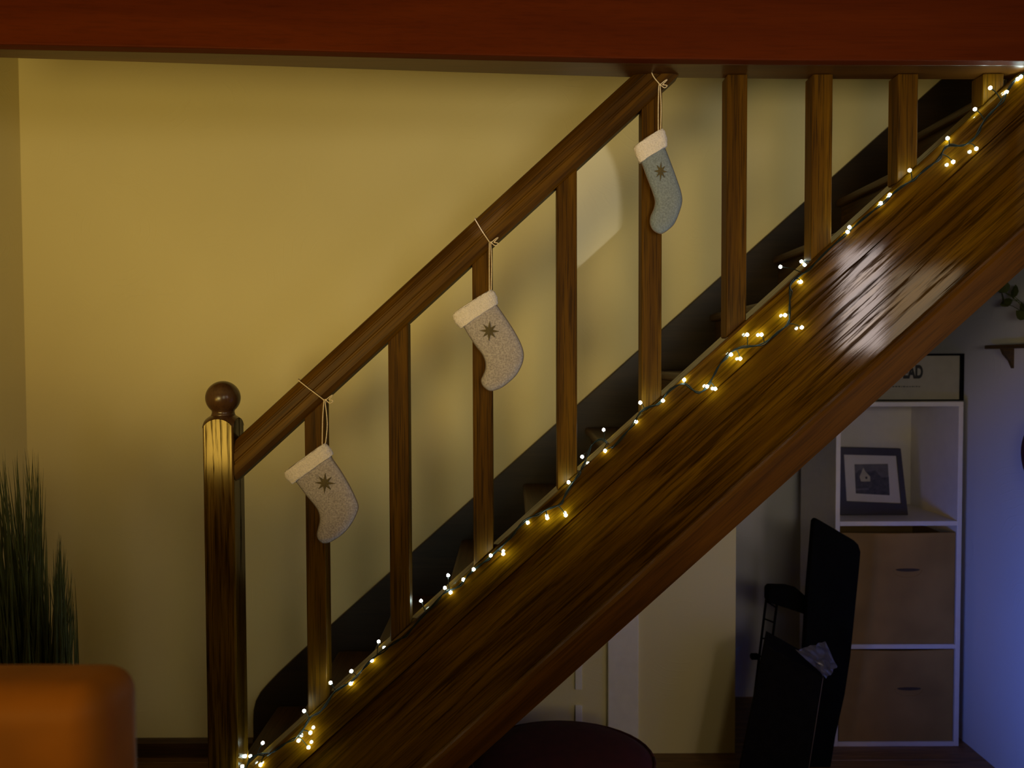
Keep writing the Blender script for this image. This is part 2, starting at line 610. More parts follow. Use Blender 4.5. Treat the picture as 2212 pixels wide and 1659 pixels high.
# soffit under the treads, built of boards
nb = 5
for i in range(nb):
    ya = 1.862 + (YW - 1.862) * i / nb
    yb = 1.862 + (YW - 1.862) * (i + 1) / nb - 0.003
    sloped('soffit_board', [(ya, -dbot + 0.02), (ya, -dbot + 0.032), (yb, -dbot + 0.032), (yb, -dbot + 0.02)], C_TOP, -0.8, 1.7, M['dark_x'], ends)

# treads and risers
ph = P(1147, 1080, 2.2).x
C_NOSE = C_TOP - 0.045
for k in range(-4, 7):
    xr = ph + k * 0.21
    zt = C_NOSE + SLOPE * xr
    if xr < X_NEW - 0.15 or xr > XR - 0.02:
        continue
    bm = bmesh.new()
    box(bm, xr - 0.02, xr + 0.215 if xr + 0.215 < XR else XR, 1.862, 2.498, zt - 0.026, zt)
    finish('tread', bm, M['tread'], st, bevel=0.009, seg=3)
    bm = bmesh.new()
    box(bm, xr, xr + 0.014, 1.862, 2.498, max(0, zt - 0.19), zt - 0.026)
    finish('riser', bm, M['tread'], st)

# wall string: dark board let in against the wall, rounded at its foot
def wp(px, py):
    p = P(px, py, 2.5)
    return (p.x, p.z)
c_w = icept(1250, 873, 2.5)
S_W = (P(1935, 262, 2.5).z - P(715, 1350, 2.5).z) / (P(1935, 262, 2.5).x - P(715, 1350, 2.5).x)
pa = P(1250, 873, 2.5)
def wz(x): return pa.z + S_W * (x - pa.x)
xl = P(547, 1600, 2.5).x
pts = [(xl, 0.0), wp(546, 1559), wp(547, 1535), wp(552, 1515), wp(562, 1496), wp(576, 1480), wp(600, 1455)]
pts += [(wp(650, 1408)[0], wz(wp(650, 1408)[0]))]
pts += [(XR - 0.004, wz(XR)), (XR - 0.004, wz(XR) - 0.32), (0.0, wz(0) - 0.32), (-0.3, 0.3), (-0.35, 0.0)]
bm = bmesh.new()
poly_y(bm, pts, 2.5, YW - 0.0005)
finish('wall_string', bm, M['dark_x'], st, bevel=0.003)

# newel post: square post whose head is turned to a dome, with neck and ball
h = 0.0375
NY = 1.8375
dome_z = P(471, 905, 1.80).z
bm = bmesh.new()
R0 = 0.053
def top(dx, dy):
    r = math.hypot(dx, dy)
    return dome_z - 0.034 + 0.046 * math.sqrt(max(0.0, 1 - (r / (R0 * 1.02)) ** 2))
n = 16
g = [[bm.verts.new((X_NEW + h * (2 * i / n - 1), NY + h * (2 * j / n - 1), top(h * (2 * i / n - 1), h * (2 * j / n - 1)))) for j in range(n + 1)] for i in range(n + 1)]
for i in range(n):
    for j in range(n):
        bm.faces.new((g[i][j], g[i + 1][j], g[i + 1][j + 1], g[i][j + 1]))
rim = [g[i][0] for i in range(n)] + [g[n][j] for j in range(n)] + [g[n - i][n] for i in range(n)] + [g[0][n - j] for j in range(n)]
low = [bm.verts.new((v.co.x, v.co.y, 0)) for v in rim]
q = len(rim)
for i in range(q):
    bm.faces.new((rim[i], low[i], low[(i + 1) % q], rim[(i + 1) % q]))
bm.faces.new(low)
newel = finish('newel_post', bm, M['pine_z'], st)
md = newel.modifiers.new('bevel', 'BEVEL')
md.width = 0.004
md.segments = 2
md.limit_method = 'ANGLE'
md.angle_limit = math.radians(60)
# the dome itself is a darker turned cap
bm = bmesh.new()
g = [[bm.verts.new((X_NEW + h * 1.005 * (2 * i / n - 1), NY + h * 1.005 * (2 * j / n - 1), top(h * (2 * i / n - 1), h * (2 * j / n - 1)) + 0.0012)) for j in range(n + 1)] for i in range(n + 1)]
for i in range(n):
    for j in range(n):
        bm.faces.new((g[i][j], g[i + 1][j], g[i + 1][j + 1], g[i][j + 1]))
finish('newel_dome', bm, M['oak_turned'], newel, smooth=True)
bc = P(481, 859, NY)
rb = 0.0415
bm = bmesh.new()
zb0 = dome_z + 0.004
prof = [(0.030, zb0), (0.0275, zb0 + 0.006), (0.0265, zb0 + 0.011)]
for i in range(0, 23):
    a = -math.pi / 2 + 0.72 + (math.pi - 0.72) * i / 22
    prof.append((rb * math.cos(a) if i < 22 else 0, bc.z + rb * math.sin(a)))
lathe(bm, prof, X_NEW, NY, 40)
finish('newel_ball', bm, M['oak_turned'], newel, smooth=True)

# handrail with two quirks worked along its face
C_RT = icept(1000, 494.5, 1.805)
dr = (C_RT - icept(1000, 588, 1.805)) * CA
yc = 1.8345
prof = [(0.030, -dr + 0.012), (0.030, -dr * 0.62), (0.0275, -dr * 0.59), (0.0275, -dr * 0.55), (0.030, -dr * 0.52), (0.030, -dr * 0.34),
        (0.0275, -dr * 0.31), (0.0275, -dr * 0.28), (0.029, -dr * 0.25), (0.026, -0.010), (0.020, -0.003), (0.010, 0.0)]
half = prof
full = [(yc - a, b2) for a, b2 in half] + [(yc + a, b2) for a, b2 in half[::-1]] + [(yc + 0.020, -dr), (yc - 0.020, -dr)]
rail = sloped('handrail', full, C_RT, -0.8, 1.0, M['oak_rail'], [((XN, 0, 0), (-1, 0, 0)), ((0, 0, ZB - 0.0005), (0, 0, 1))])

# balusters
sx = 1.811 / FPX
X3 = P(1225, 780, 1.811).x
for i in range(9):
    xb = X3 + (i - 3) * 182.4 * sx
    hw = 0.0245
    zlo = C_TOP + SLOPE * xb
    zhi = C_RT - dr / CA + SLOPE * xb
    bm = bmesh.new()
    box(bm, xb - hw, xb + hw, 1.811, 1.811 + 2 * hw - 0.001, zlo - 0.1, 2.6)
    cut(bm, (0, 0, C_TOP + 0.0003), Vector((SLOPE, 0, -1)).normalized())
    if zhi < ZB:
        cut(bm, (0, 0, C_RT - dr / CA - 0.0003), Vector((-SLOPE, 0, 1)).normalized())
    cut(bm, (0, 0, ZB - 0.0003), (0, 0, 1))
    finish('baluster', bm, M['oak_z'], st, bevel=0.0025)

# ------------------------------------------------------------------ christmas stockings
def stocking(body, cuff, star, star_r, strands, knot, label, felt, y):
    root = thing('christmas_stocking', label, 'christmas stocking', tuple(P(*knot, 1.80)), 'small felt stockings hung from the handrail')

    def section_mesh(pairs, thick, yc, closed_top=True, sides=20, puff=1.0):
        bm = bmesh.new()
        pl = [P(a, c, yc) for a, c, _, _ in pairs]
        pr = [P(e, f, yc) for _, _, e, f in pairs]
        pl, pr = smooth_path(pl, 5), smooth_path(pr, 5)
        rings = []
        nn = len(pl)
        for i, (l, r) in enumerate(zip(pl, pr)):
            c = (l + r) / 2
            u = (r - l) / 2
            u.y = 0
            th = thick * min(1.0, (u.length / 0.028)) ** 0.8
            ring = []
            for k in range(sides):
                a = 2 * math.pi * k / sides
                ca, sa = math.cos(a), math.sin(a)
                ring.append(bm.verts.new(c + u * (abs(ca) ** 0.75 * (1 if ca > 0 else -1)) + Vector((0, th * sa, 0))))
            rings.append(ring)
        for A, B in zip(rings, rings[1:]):
            for k in range(sides):
                bm.faces.new((A[k], A[(k + 1) % sides], B[(k + 1) % sides], B[k]))
        if closed_top:
            bm.faces.new(rings[0])
        bm.faces.new(rings[-1])
        return bm

    b = finish('sock_body', section_mesh(body, 0.014, y), felt, root, smooth=True)
    # raised seam around the edge
    edge = [P(a, c, y - 0.001) for a, c, _, _ in body] + [P(e, f, y - 0.001) for _, _, e, f in body[::-1]]
    bm = bmesh.new()
    tube(bm, smooth_path(edge, 5), 0.0014, 5)
    finish('seam', bm, M['stitch'], b, smooth=True)
    bm = section_mesh(cuff, 0.0185, y)
    bmesh.ops.subdivide_edges(bm, edges=bm.edges[:], cuts=1)
    for v in bm.verts:
        v.co += Vector((random.uniform(-1, 1), random.uniform(-1.3, 1.3), random.uniform(-1, 1))) * 0.0009
    cf = finish('fleece_cuff', bm, M['fleece'], root, smooth=True)
    # dark lining seen in the mouth of the cuff
    l0, r0 = P(cuff[0][0], cuff[0][1], y), P(cuff[0][2], cuff[0][3], y)
    bm = bmesh.new()
    c = (l0 + r0) / 2
    u = (r0 - l0) / 2
    dn = Vector((u.z, 0, -u.x)).normalized()
    if dn.z > 0:
        dn = -dn
    a_ = [bm.verts.new(c - dn * 0.0016 + u * 0.86 * math.cos(q) + Vector((0, 0.013 * math.sin(q), 0))) for q in [2 * math.pi * k / 24 for k in range(24)]]
    c_ = [bm.verts.new(v.co + dn * 0.004) for v in a_]
    bm.faces.new(a_)
    bm.faces.new(c_[::-1])
    for k in range(24):
        bm.faces.new((a_[k], a_[(k + 1) % 24], c_[(k + 1) % 24], c_[k]))
    finish('lining', bm, M['stitch'], cf)
    # eight pointed star ornament
    sc = P(star[0], star[1], y - 0.0155)
    bm = bmesh.new()
    R = star_r * y / FPX
    asp = star[2]
    pts = []
    for k in range(16):
        a = math.pi * k / 8 + 0.05
        rr = (R if k % 4 == 0 else R * 0.88) if k % 2 == 0 else R * 0.36
        pts.append((sc.x + rr * asp * math.sin(a), sc.z + rr * math.cos(a)))
    f0 = [bm.verts.new((px_, sc.y, pz_)) for px_, pz_ in pts]
    f1 = [bm.verts.new((px_, sc.y + 0.004, pz_)) for px_, pz_ in pts]
    cc = bm.verts.new((sc.x, sc.y - 0.0015, sc.z))
    for k in range(16):
        bm.faces.new((cc, f0[k], f0[(k + 1) % 16]))
        bm.faces.new((f0[k], f1[k], f1[(k + 1) % 16], f0[(k + 1) % 16]))
    bm.faces.new(f1)
    finish('star', bm, M['star'], root)
    # twine
    bm = bmesh.new()
    for s_ in strands:
        tube(bm, smooth_path([P(a, c, d) for a, c, d in s_], 4), 0.0013, 6)
    kp = P(*knot, 1.795)
    for k in range(2):
        s = 1 if k else -1
        tube(bm, smooth_path([kp, kp + Vector((0.010, -0.002, 0.008 * s)), kp + Vector((0.017, 0, 0.005 + 0.007 * s)), kp + Vector((0.006, 0.003, 0.001))], 4), 0.0012, 5)
    r = bmesh.ops.create_icosphere(bm, subdivisions=1, radius=0.0035, matrix=Matrix.Translation(kp))
    finish('twine_loop', bm, M['twine'], root, smooth=True)
    return root


YS = 1.782
stocking([(640, 1040, 716, 985), (644, 1045, 718, 991), (662, 1069, 734.5, 1015), (680, 1090.5, 752.6, 1045), (689, 1105.5, 766, 1072), (691.7, 1123.6, 773.7, 1093.5),
          (687.8, 1141.7, 769, 1111.5), (685.4, 1153.7, 755.6, 1135.6), (688, 1164, 737.5, 1155), (697, 1172, 713.4, 1170)],
         [(618, 1018, 702, 957), (614, 1022, 709, 962), (618, 1033, 717, 972), (632, 1046, 721, 981)],
         (701.4, 1043.7, 1.0), 22,
         [[(645, 822, 1.808), (668, 840, 1.801), (697, 862, 1.801), (700, 868, 1.806)], [(700, 862, 1.80), (697, 905, 1.79), (696, 962, YS)], [(702, 866, 1.80), (707, 915, 1.79), (703, 960, YS)],
          [(645, 822, 1.808), (650, 822, 1.86), (702, 868, 1.862), (702, 866, 1.80)]],
         (704, 864), 'pale grey felt stocking with white cuff hung lowest on the handrail, nearest the newel post', M['felt'], YS)
stocking([(1000, 702, 1071, 655), (1003, 707, 1074, 661), (1015, 727, 1096, 693), (1028.5, 747, 1113, 720), (1042, 764, 1125, 744), (1049, 781, 1130.5, 764), (1049, 798, 1128, 784),
          (1044, 811, 1116, 808), (1040, 821.5, 1099, 825), (1044, 833, 1082.5, 837), (1055.5, 842.5, 1066, 843)],
         [(981, 677, 1061, 626), (978, 683, 1067, 629), (983, 697, 1074, 642), (996, 710, 1076, 656)],
         (1057, 715, 1.0), 22,
         [[(1027, 475, 1.808), (1042, 500, 1.801), (1056, 521, 1.801), (1060, 527, 1.806)], [(1057, 522, 1.80), (1057, 570, 1.79), (1057, 632, YS)], [(1060, 524, 1.80), (1062, 570, 1.79), (1061, 632, YS)],
          [(1027, 475, 1.808), (1030, 475, 1.86), (1060, 528, 1.862), (1060, 527, 1.80)]],
         (1061, 524), 'grey felt stocking with white cuff hung halfway up the handrail, middle of three', M['felt'], YS)
stocking([(1383, 347, 1433, 314), (1387.5, 354.7, 1436.6, 321.5), (1399, 386, 1450, 356), (1409.5, 413, 1462, 389), (1415.5, 434.5, 1470, 413.5), (1412.5, 452.6, 1472.8, 434.5),
          (1406, 467.7, 1466.7, 458.6), (1405, 482.8, 1456, 482.8), (1411, 496, 1442.6, 496.3), (1421.5, 503, 1430.5, 504)],
         [(1372, 316, 1431, 279), (1369, 321, 1436, 284), (1374, 338, 1441, 300), (1382, 353, 1441, 317)],
         (1427.5, 370, 0.72), 20,
         [[(1405, 150, 1.808), (1412, 166, 1.801), (1424, 181, 1.801), (1426, 186, 1.806)], [(1423, 182, 1.80), (1422, 230, 1.79), (1422, 284, YS)], [(1426, 184, 1.80), (1428, 230, 1.79), (1427, 284, YS)],
          [(1405, 150, 1.808), (1408, 150, 1.86), (1426, 186, 1.862), (1426, 184, 1.80)]],
         (1426, 183), 'narrow blue-grey felt stocking hung highest on the handrail, just under the ceiling beam', M['felt_b'], YS)

# ------------------------------------------------------------------ string of lights along the capping
wire_px = [(518, 1690, 1.79), (535, 1650, 1.82), (556, 1630, 1.84), (590, 1625, 1.80), (625, 1600, 1.795), (650, 1585, 1.795), (668, 1550, 1.795), (690, 1540, 1.81), (718, 1500, 1.86), (750, 1478, 1.85),
           (790, 1440, 1.85), (822, 1408, 1.86), (852, 1390, 1.80), (880, 1368, 1.795), (920, 1325, 1.85), (955, 1285, 1.86), (985, 1270, 1.85), (1015, 1240, 1.84), (1050, 1210, 1.797), (1075, 1190, 1.795), (1110, 1150, 1.85),
           (1140, 1122, 1.83), (1170, 1105, 1.797), (1205, 1092, 1.795), (1225, 1065, 1.797), (1250, 1022, 1.84), (1262, 1005, 1.86), (1275, 965, 1.87), (1300, 950, 1.88), (1325, 965, 1.86), (1360, 925, 1.85), (1385, 890, 1.797),
           (1420, 872, 1.797), (1450, 842, 1.85), (1480, 828, 1.84), (1510, 850, 1.795), (1540, 815, 1.795), (1560, 780, 1.795), (1590, 755, 1.795), (1640, 745, 1.795), (1680, 720, 1.795), (1705, 690, 1.795), (1706, 640, 1.797),
           (1708, 615, 1.83), (1735, 590, 1.84), (1770, 560, 1.797), (1820, 510, 1.84), (1870, 470, 1.85), (1915, 430, 1.85), (1955, 400, 1.797), (1985, 378, 1.797), (2020, 350, 1.84), (2045, 318, 1.84), (2070, 315, 1.80),
           (2100, 305, 1.80), (2120, 270, 1.85), (2150, 235, 1.85), (2175, 200, 1.84), (2200, 165, 1.83), (2225, 150, 1.82)]
def clear(px, py, y, r=0.003):
    """a spot on or over the capping; if it would lie inside the wood, bring it out in front of its face"""
    p = P(px, py, y)
    if y > 1.797 and p.z < C_TOP + SLOPE * p.x + r / CA:
        p = P(px, py, 1.80 - r - 0.0015)
    return p
WIRE = smooth_path([clear(*q) for q in wire_px], 4)
sl = thing('string_lights', 'dark green cable of small warm white lights trailing along the stair string', 'string lights', tuple(P(1106, 1150, 1.80)))
bm = bmesh.new()
tube(bm, WIRE, 0.0017, 6)
W2 = [p + Vector((0.004 * math.sin(i * 0.9), -0.003 + 0.003 * math.sin(i * 0.55), 0.004 * math.cos(i * 0.9))) for i, p in enumerate(WIRE)]
tube(bm, W2, 0.0015, 5)
finish('cable', bm, M['cable'], sl, smooth=True)
leds = [(968, 1243, 0), (961, 1270, 0), (973, 1280, 0), (1001, 1252, 0), (1023, 1230, 0), (909.5, 1298, 0), (818, 1386, 0), (803.5, 1427, 0), (759, 1450, 0), (757.6, 1477, 1), (714, 1475, 2), (657, 1536, 2),
        (670.6, 1583, 2), (645, 1600, 2), (666.5, 1614.6, 2), (567.7, 1605, 0), (541, 1633.5, 0), (563, 1652.5, 1), (523.4, 1655.7, 2), (1140, 1129, 1), (1182, 1119, 2), (1222, 1113, 2), (1060, 1200, 2), (1087, 1196.5, 2),
        (1228, 1042, 2), (1257.5, 987, 0), (1307, 974, 1), (1304, 928.6, 0), (1374, 911, 1), (1432, 865.6, 2), (1383, 870, 2), (1478, 820.6, 0), (1527.5, 835, 2), (1545, 840, 2), (1579, 766, 2), (1599, 775, 2), (1614, 723, 2),
        (1645, 723, 2), (1696, 681, 2), (1732, 707.5, 2), (1730, 609, 1), (1686, 576.5, 0), (1731.5, 565, 0), (1831, 501, 1), (1835, 491, 0), (1902.5, 439, 0), (1922, 421, 0), (1965, 368, 2), (2059, 350, 2), (2047, 299, 0),
        (2109, 321.5, 2), (2106, 236, 0), (2139, 190, 2), (2174, 199, 0), (2198, 171, 0), (2205, 166, 1)]
YL = {0: 1.868, 1: 1.825, 2: 1.787}
led0 = None
stem_bm = bmesh.new()
for i, (a, c, kd) in enumerate(leds):
    p = clear(a, c, YL[kd], 0.0045)
    near = min(WIRE, key=lambda q: (q - p).length)
    mid = (p + near) / 2 + Vector((0, -0.002, 0.003))
    tube(stem_bm, smooth_path([near, mid, p], 3), 0.0012, 5)
    if led0 is None:
        bm = bmesh.new()
        lathe(bm, [(0, -0.0045), (0.0040, -0.0018), (0.0040, 0.0020), (0, 0.005)], 0, 0, 7)
        led0 = finish('led_bulb', bm, M['led'], sl, loc=p, smooth=True)
    else:
        o = led0.copy()
        COL.objects.link(o)
        o.location = p
finish('bulb_stems', stem_bm, M['cable'], sl, kind='stuff')

# ------------------------------------------------------------------ sofa, lower left
YSF = 0.85
pr = P(297, 1560, YSF + 0.075)
ptz = P(150, 1449, YSF + 0.05).z
sofa = thing('sofa', 'orange-brown leather sofa back with rounded top corner at lower left', 'sofa', (pr.x - 0.6, YSF, 0))
bm = bmesh.new()
box(bm, pr.x - 1.14, pr.x, YSF - 0.01, YSF + 0.10, 0.12, ptz)
finish('sofa_back', bm, M['leather'], sofa, bevel=0.038, seg=8, smooth=True)
bm = bmesh.new()
box(bm, pr.x - 1.015, pr.x - 0.125, YSF - 0.62, YSF - 0.005, 0.12, 0.44)
finish('seat_cushion', bm, M['leather'], sofa, bevel=0.05, seg=5, smooth=True)
for x0 in (pr.x - 1.14, pr.x - 0.12):
    bm = bmesh.new()
    box(bm, x0, x0 + 0.12, YSF - 0.64, YSF - 0.012, 0.12, 0.62)
    finish('armrest', bm, M['leather'], sofa, bevel=0.04, seg=5, smooth=True)
for x0 in (pr.x - 1.12, pr.x - 0.08):
    for y0 in (YSF - 0.58, YSF + 0.06):
        bm = bmesh.new()
        lathe(bm, [(0.018, 0), (0.024, 0.125)], x0, y0, 12)
        finish('leg', bm, M['skirt'], sofa)

# ------------------------------------------------------------------ tall grass plant in the corner
pc = P(82, 1500, 1.75)
plant = thing('potted_grass', 'tall dark green grass plant standing behind the sofa in the left corner', 'plant', (pc.x, 1.75, 0))
bm = bmesh.new()
lathe(bm, [(0.085, 0), (0.10, 0.02), (0.12, 0.26), (0.125, 0.28), (0.112, 0.28), (0.105, 0.24), (0, 0.24)], pc.x, 1.75, 28)
finish('pot', bm, M['pot'], plant, smooth=True)
bm = bmesh.new()
rg = random.Random(3)
def blade(bx, by, tx, ty, tz, wd, bow):
    base = Vector((bx, by, 0.24))
    tip = Vector((tx, ty, tz))
    mid = (base + tip) / 2 + Vector((bow, bow * 0.5, 0.0))
    pts = [base.lerp(mid, u * 2) .lerp(mid.lerp(tip, max(0, u * 2 - 1)), u) if False else ((1 - u) ** 2 * base + 2 * u * (1 - u) * mid + u * u * tip) for u in [0, .2, .4, .6, .8, .93, 1]]
    ws = [1, 1, .95, .8, .5, .25, .03]
    tube(bm, pts, [wd * q for q in ws], 3)
for i in range(430):
    u = rg.random()
    # two tufts: tall one left, shorter one right
    if u < 0.68:
        px = rg.uniform(-70, 100)
        py = 965 + abs(rg.gauss(0, 190)) + max(0, px - 85) * 5
        bx = pc.x + rg.uniform(-0.075, 0.03)
    else:
        px = rg.gauss(132, 16)
        py = 1140 + abs(rg.gauss(0, 130)) + abs(px - 128) * 3
        bx = pc.x + rg.uniform(0.0, 0.075)
    px = min(px, 162)
    tip = P(px, min(py, 1440), 1.75 + rg.uniform(-0.1, 0.1))
    blade(bx, 1.75 + rg.uniform(-0.06, 0.06), tip.x, tip.y, tip.z, rg.uniform(0.0018, 0.0038), rg.uniform(-0.012, 0.02))
finish('grass_blades', bm, M['grass'], plant, kind='stuff')

# ------------------------------------------------------------------ white cube shelf under the stairs
YF = 2.56
a0, a1 = P(1802, 1400, YF).x, P(2074, 1400, YF).x
ztop = P(2000, 868, YF).z
zbot = P(2000, 1645, YF).z
zbot = max(zbot, 0.0)
shelf = thing('cube_shelf', 'narrow white cube shelf with three stacked compartments under the stairs', 'shelf', ((a0 + a1) / 2, YF + 0.15, zbot))
dY = 0.31
th = 0.016
def sbox(name, x0, x1, y0, y1, z0, z1, mat=None, parent=None, bevel=0.001):
    bm = bmesh.new()
    box(bm, x0, x1, y0, y1, z0, z1)
    return finish(name, bm, mat or M['white'], parent or shelf, bevel=bevel, seg=1)
sbox('side_panel', a0, a0 + th, YF, YF + dY, zbot, ztop - th)
sbox('side_panel', a1 - th, a1, YF, YF + dY, zbot, ztop - th)
sbox('top_board', a0, a1, YF, YF + dY, ztop - th, ztop)
zm1 = P(1950, 1131, YF).z
zm2 = P(1950, 1397, YF).z
sbox('shelf_board', a0 + th, a1 - th, YF, YF + dY - 0.006, zm1 - th / 2, zm1 + th / 2)
sbox('shelf_board', a0 + th, a1 - th, YF, YF + dY - 0.006, zm2 - th / 2, zm2 + th / 2)
sbox('bottom_board', a0 + th, a1 - th, YF, YF + dY, zbot, zbot + th)
sbox('back_panel', a0 + th, a1 - th, YF + dY - 0.006, YF + dY, zm1 + th / 2, ztop - th)


def drawer_box(z0, z1, label, slot_px, sag):
    x0, x1 = a0 + th + 0.004, a1 - th - 0.003
    d = thing('storage_box', label, 'storage box', ((x0 + x1) / 2, YF + 0.14, z0), 'tan boxes in the cube shelf')
    bm = bmesh.new()
    n = 12
    tops = [z1 - sag * math.sin(math.pi * i / n) for i in range(n + 1)]
    pts = [(x0, z0), (x1, z0)] + [(x1 - (x1 - x0) * i / n, tops[i]) for i in range(n + 1)]
    poly_y(bm, pts, YF + 0.004, YF + 0.012)
    f = finish('front_panel', bm, M['box'], d, bevel=0.0015, seg=1)
    for nm, xa, xb, ya, yb in (('side_wall', x0, x0 + 0.006, YF + 0.012, YF + 0.27), ('side_wall', x1 - 0.006, x1, YF + 0.012, YF + 0.27), ('rear_wall', x0, x1, YF + 0.27, YF + 0.276)):
        sbox(nm, xa, xb, ya, yb, z0, z1 - 0.02, M['box'], d, 0)
    sbox('base', x0 + 0.006, x1 - 0.006, YF + 0.012, YF + 0.27, z0, z0 + 0.005, M['box'], d, 0)
    # crescent hand hole, recessed lip
    cx, cz = P(slot_px[0], slot_px[1], YF).x, P(slot_px[0], slot_px[1], YF).z
    bm = bmesh.new()
    up = [(cx + 0.042 * math.cos(a), cz + 0.004 * math.sin(a)) for a in [math.pi * k / 10 for k in range(11)]]
    dn = [(cx + 0.042 * math.cos(a), cz + 0.007 * math.sin(a)) for a in [math.pi + math.pi * k / 10 for k in range(1, 10)]]
    poly_y(bm, up + dn, YF + 0.0025, YF + 0.0042)
    finish('hand_hole', bm, M['slot'], f)
    bm = bmesh.new()
    tube(bm, [Vector((cx + 0.05 * math.cos(a), YF + 0.004, cz - 0.002 + 0.026 * math.sin(a))) for a in [math.pi + math.pi * k / 12 for k in range(13)]], 0.0012, 5)
    finish('handle_crease', bm, M['box'], f, smooth=True)
    return d


drawer_box(zm2 + th / 2 + 0.0005, P(1950, 1151, YF).z, 'tan storage box in the middle compartment of the white cube shelf', (1962, 1231), 0.003)
drawer_box(zbot + th + 0.0005, P(1950, 1404, YF).z, 'tan storage box in the bottom compartment of the white cube shelf', (1965, 1488), 0.005)

# low plinth under the shelf
if zbot > 0.004:
    bm = bmesh.new()
    box(bm, a0 - 0.01, a1 + 0.01, YF - 0.01, 2.95, 0, zbot - 0.0005)
    struct('trim_3', bm, M['skirt'])

# framed photograph in the top compartment
yf0 = YF + 0.10
zs = zm1 + th / 2
fp = thing('picture_frame', 'dark framed photograph of a white gabled cottage leaning in the top compartment of the shelf', 'picture frame', tuple(P(1885, 1105, yf0)))
def pl(name, quad, y_front, depth, mat, parent):
    bm = bmesh.new()
    poly_y(bm, [(P(a, c, y_front).x, P(a, c, y_front).z) for a, c in quad], y_front, y_front + depth)
    return finish(name, bm, mat, parent)
def lean(o):
    return o
outer = [(1812, 966), (1946, 969), (1962, 1104), (1816, 1100)]
inner = [(1823, 982), (1938, 985), (1948, 1088), (1829, 1083)]
yL = yf0
bz = P(1885, 1102, yL).z
shift = zs + 0.0005 - min(P(a, c, yL).z for a, c in outer)
bm = bmesh.new()
O = [P(a, c, yL) + Vector((0, 0, 0)) for a, c in outer]
I = [P(a, c, yL) for a, c in inner]
O[2].z = O[3].z = zs + 0.0006
vo0 = [bm.verts.new(v) for v in O]
vi0 = [bm.verts.new(v) for v in I]
vo1 = [bm.verts.new(v + Vector((0, 0.018, 0))) for v in O]
vi1 = [bm.verts.new(v + Vector((0, 0.018, 0))) for v in I]
for k in range(4):
    j = (k + 1) % 4
    bm.faces.new((vo0[k], vo0[j], vi0[j], vi0[k]))
    bm.faces.new((vo1[k], vi1[k], vi1[j], vo1[j]))
    bm.faces.new((vo0[k], vo1[k], vo1[j], vo0[j]))
    bm.faces.new((vi0[k], vi0[j], vi1[j], vi1[k]))
finish('frame', bm, M['frame_d'], fp, bevel=0.0015)
mt = pl('mount', inner, yL + 0.008, 0.003, M['mat'], fp)
pic = [(1846, 1003), (1918, 1002), (1922, 1070), (1849, 1066)]
pp = pl('photograph', pic, yL + 0.0068, 0.001, M['ph_sky'], fp)
pl('printed_hill', [(1847, 1024), (1858, 1014), (1870, 1020), (1890, 1016), (1905, 1032), (1920, 1030), (1922, 1070), (1849, 1066)], yL + 0.0064, 0.0004, M['ph_hill'], pp)
pl('printed_house', [(1857, 1030), (1865, 1010), (1869, 1018), (1880, 1030), (1880, 1040), (1860, 1040)], yL + 0.006, 0.0004, M['ph_house'], pp)
pl('printed_window', [(1869, 1030), (1873, 1029), (1874, 1034), (1870, 1035)], yL + 0.0056, 0.0004, M['ph_dark'], pp)
pl('printed_shore', [(1850, 1056), (1875, 1054), (1878, 1058), (1850, 1059)], yL + 0.0056, 0.0004, M['ph_sky'], pp)

# framed sign standing on the shelf
yP = YF + 0.06
sg = thing('framed_sign', 'black framed white sign with black letters standing on top of the cube shelf', 'sign', (P(1960, 868, yP).x, yP, ztop))
xs0, xs1 = P(1835, 800, yP).x, P(2083, 800, yP).x
zs0, zs1 = ztop + 0.0005, P(2000, 764, yP).z
fw = 0.012
for nm, b4 in (('frame_rail', (xs0, xs1, zs1 - fw * 0.6, zs1)), ('frame_rail', (xs0, xs1, zs0, zs0 + 0.004)), ('frame_stile', (xs0, xs0 + fw, zs0 + 0.004, zs1 - fw * 0.6)), ('frame_stile', (xs1 - fw, xs1, zs0 + 0.004, zs1 - fw * 0.6))):
    bm = bmesh.new()
    box(bm, b4[0], b4[1], yP, yP + 0.02, b4[2], b4[3])
    finish(nm, bm, M['black'], sg)
bm = bmesh.new()
box(bm, xs0 + fw, xs1 - fw, yP + 0.008, yP + 0.016, zs0 + 0.004, zs1 - fw * 0.6)
paper = finish('paper', bm, M['poster'], sg)


def text_part(body, x, z, size, y, parent, mat, bold=0.0, sxx=1.0):
    cu = bpy.data.curves.new('lettering', 'FONT')
    cu.body = body
    cu.size = size
    cu.offset = bold
    cu.extrude = 0.0003
    cu.align_x = 'RIGHT'
    tmp = bpy.data.objects.new('tmp', cu)
    COL.objects.link(tmp)
    dg = bpy.context.evaluated_depsgraph_get()
    me = bpy.data.meshes.new_from_object(tmp.evaluated_get(dg))
    bpy.data.objects.remove(tmp)
    for v in me.vertices:
        v.co.x *= sxx
    o = bpy.data.objects.new('lettering', me)
    COL.objects.link(o)
    me.materials.clear()
    me.materials.append(mat)
    o.location = (x, y, z)
    o.rotation_euler = (math.radians(90), 0, 0)
    o.parent = parent
    o.matrix_parent_inverse = base_matrix(parent).inverted()
    return o


pt = P(1996, 816, yP)
text_part('EAD', pt.x, pt.z, 0.062, yP + 0.0075, sg, M['ink'], 0.0030, 0.60)
bm = bmesh.new()
rg2 = random.Random(5)
x = P(1930, 833, yP).x
xe = P(1990, 833, yP).x
zz = P(1960, 835, yP).z
while x < xe:
    wd = rg2.uniform(0.003, 0.009)
    box(bm, x, min(x + wd, xe), yP + 0.0072, yP + 0.0078, zz - 0.002, zz + rg2.uniform(0.0005, 0.002))
    x += wd + 0.003
finish('small_print', bm, M['ink'], sg, kind='stuff')

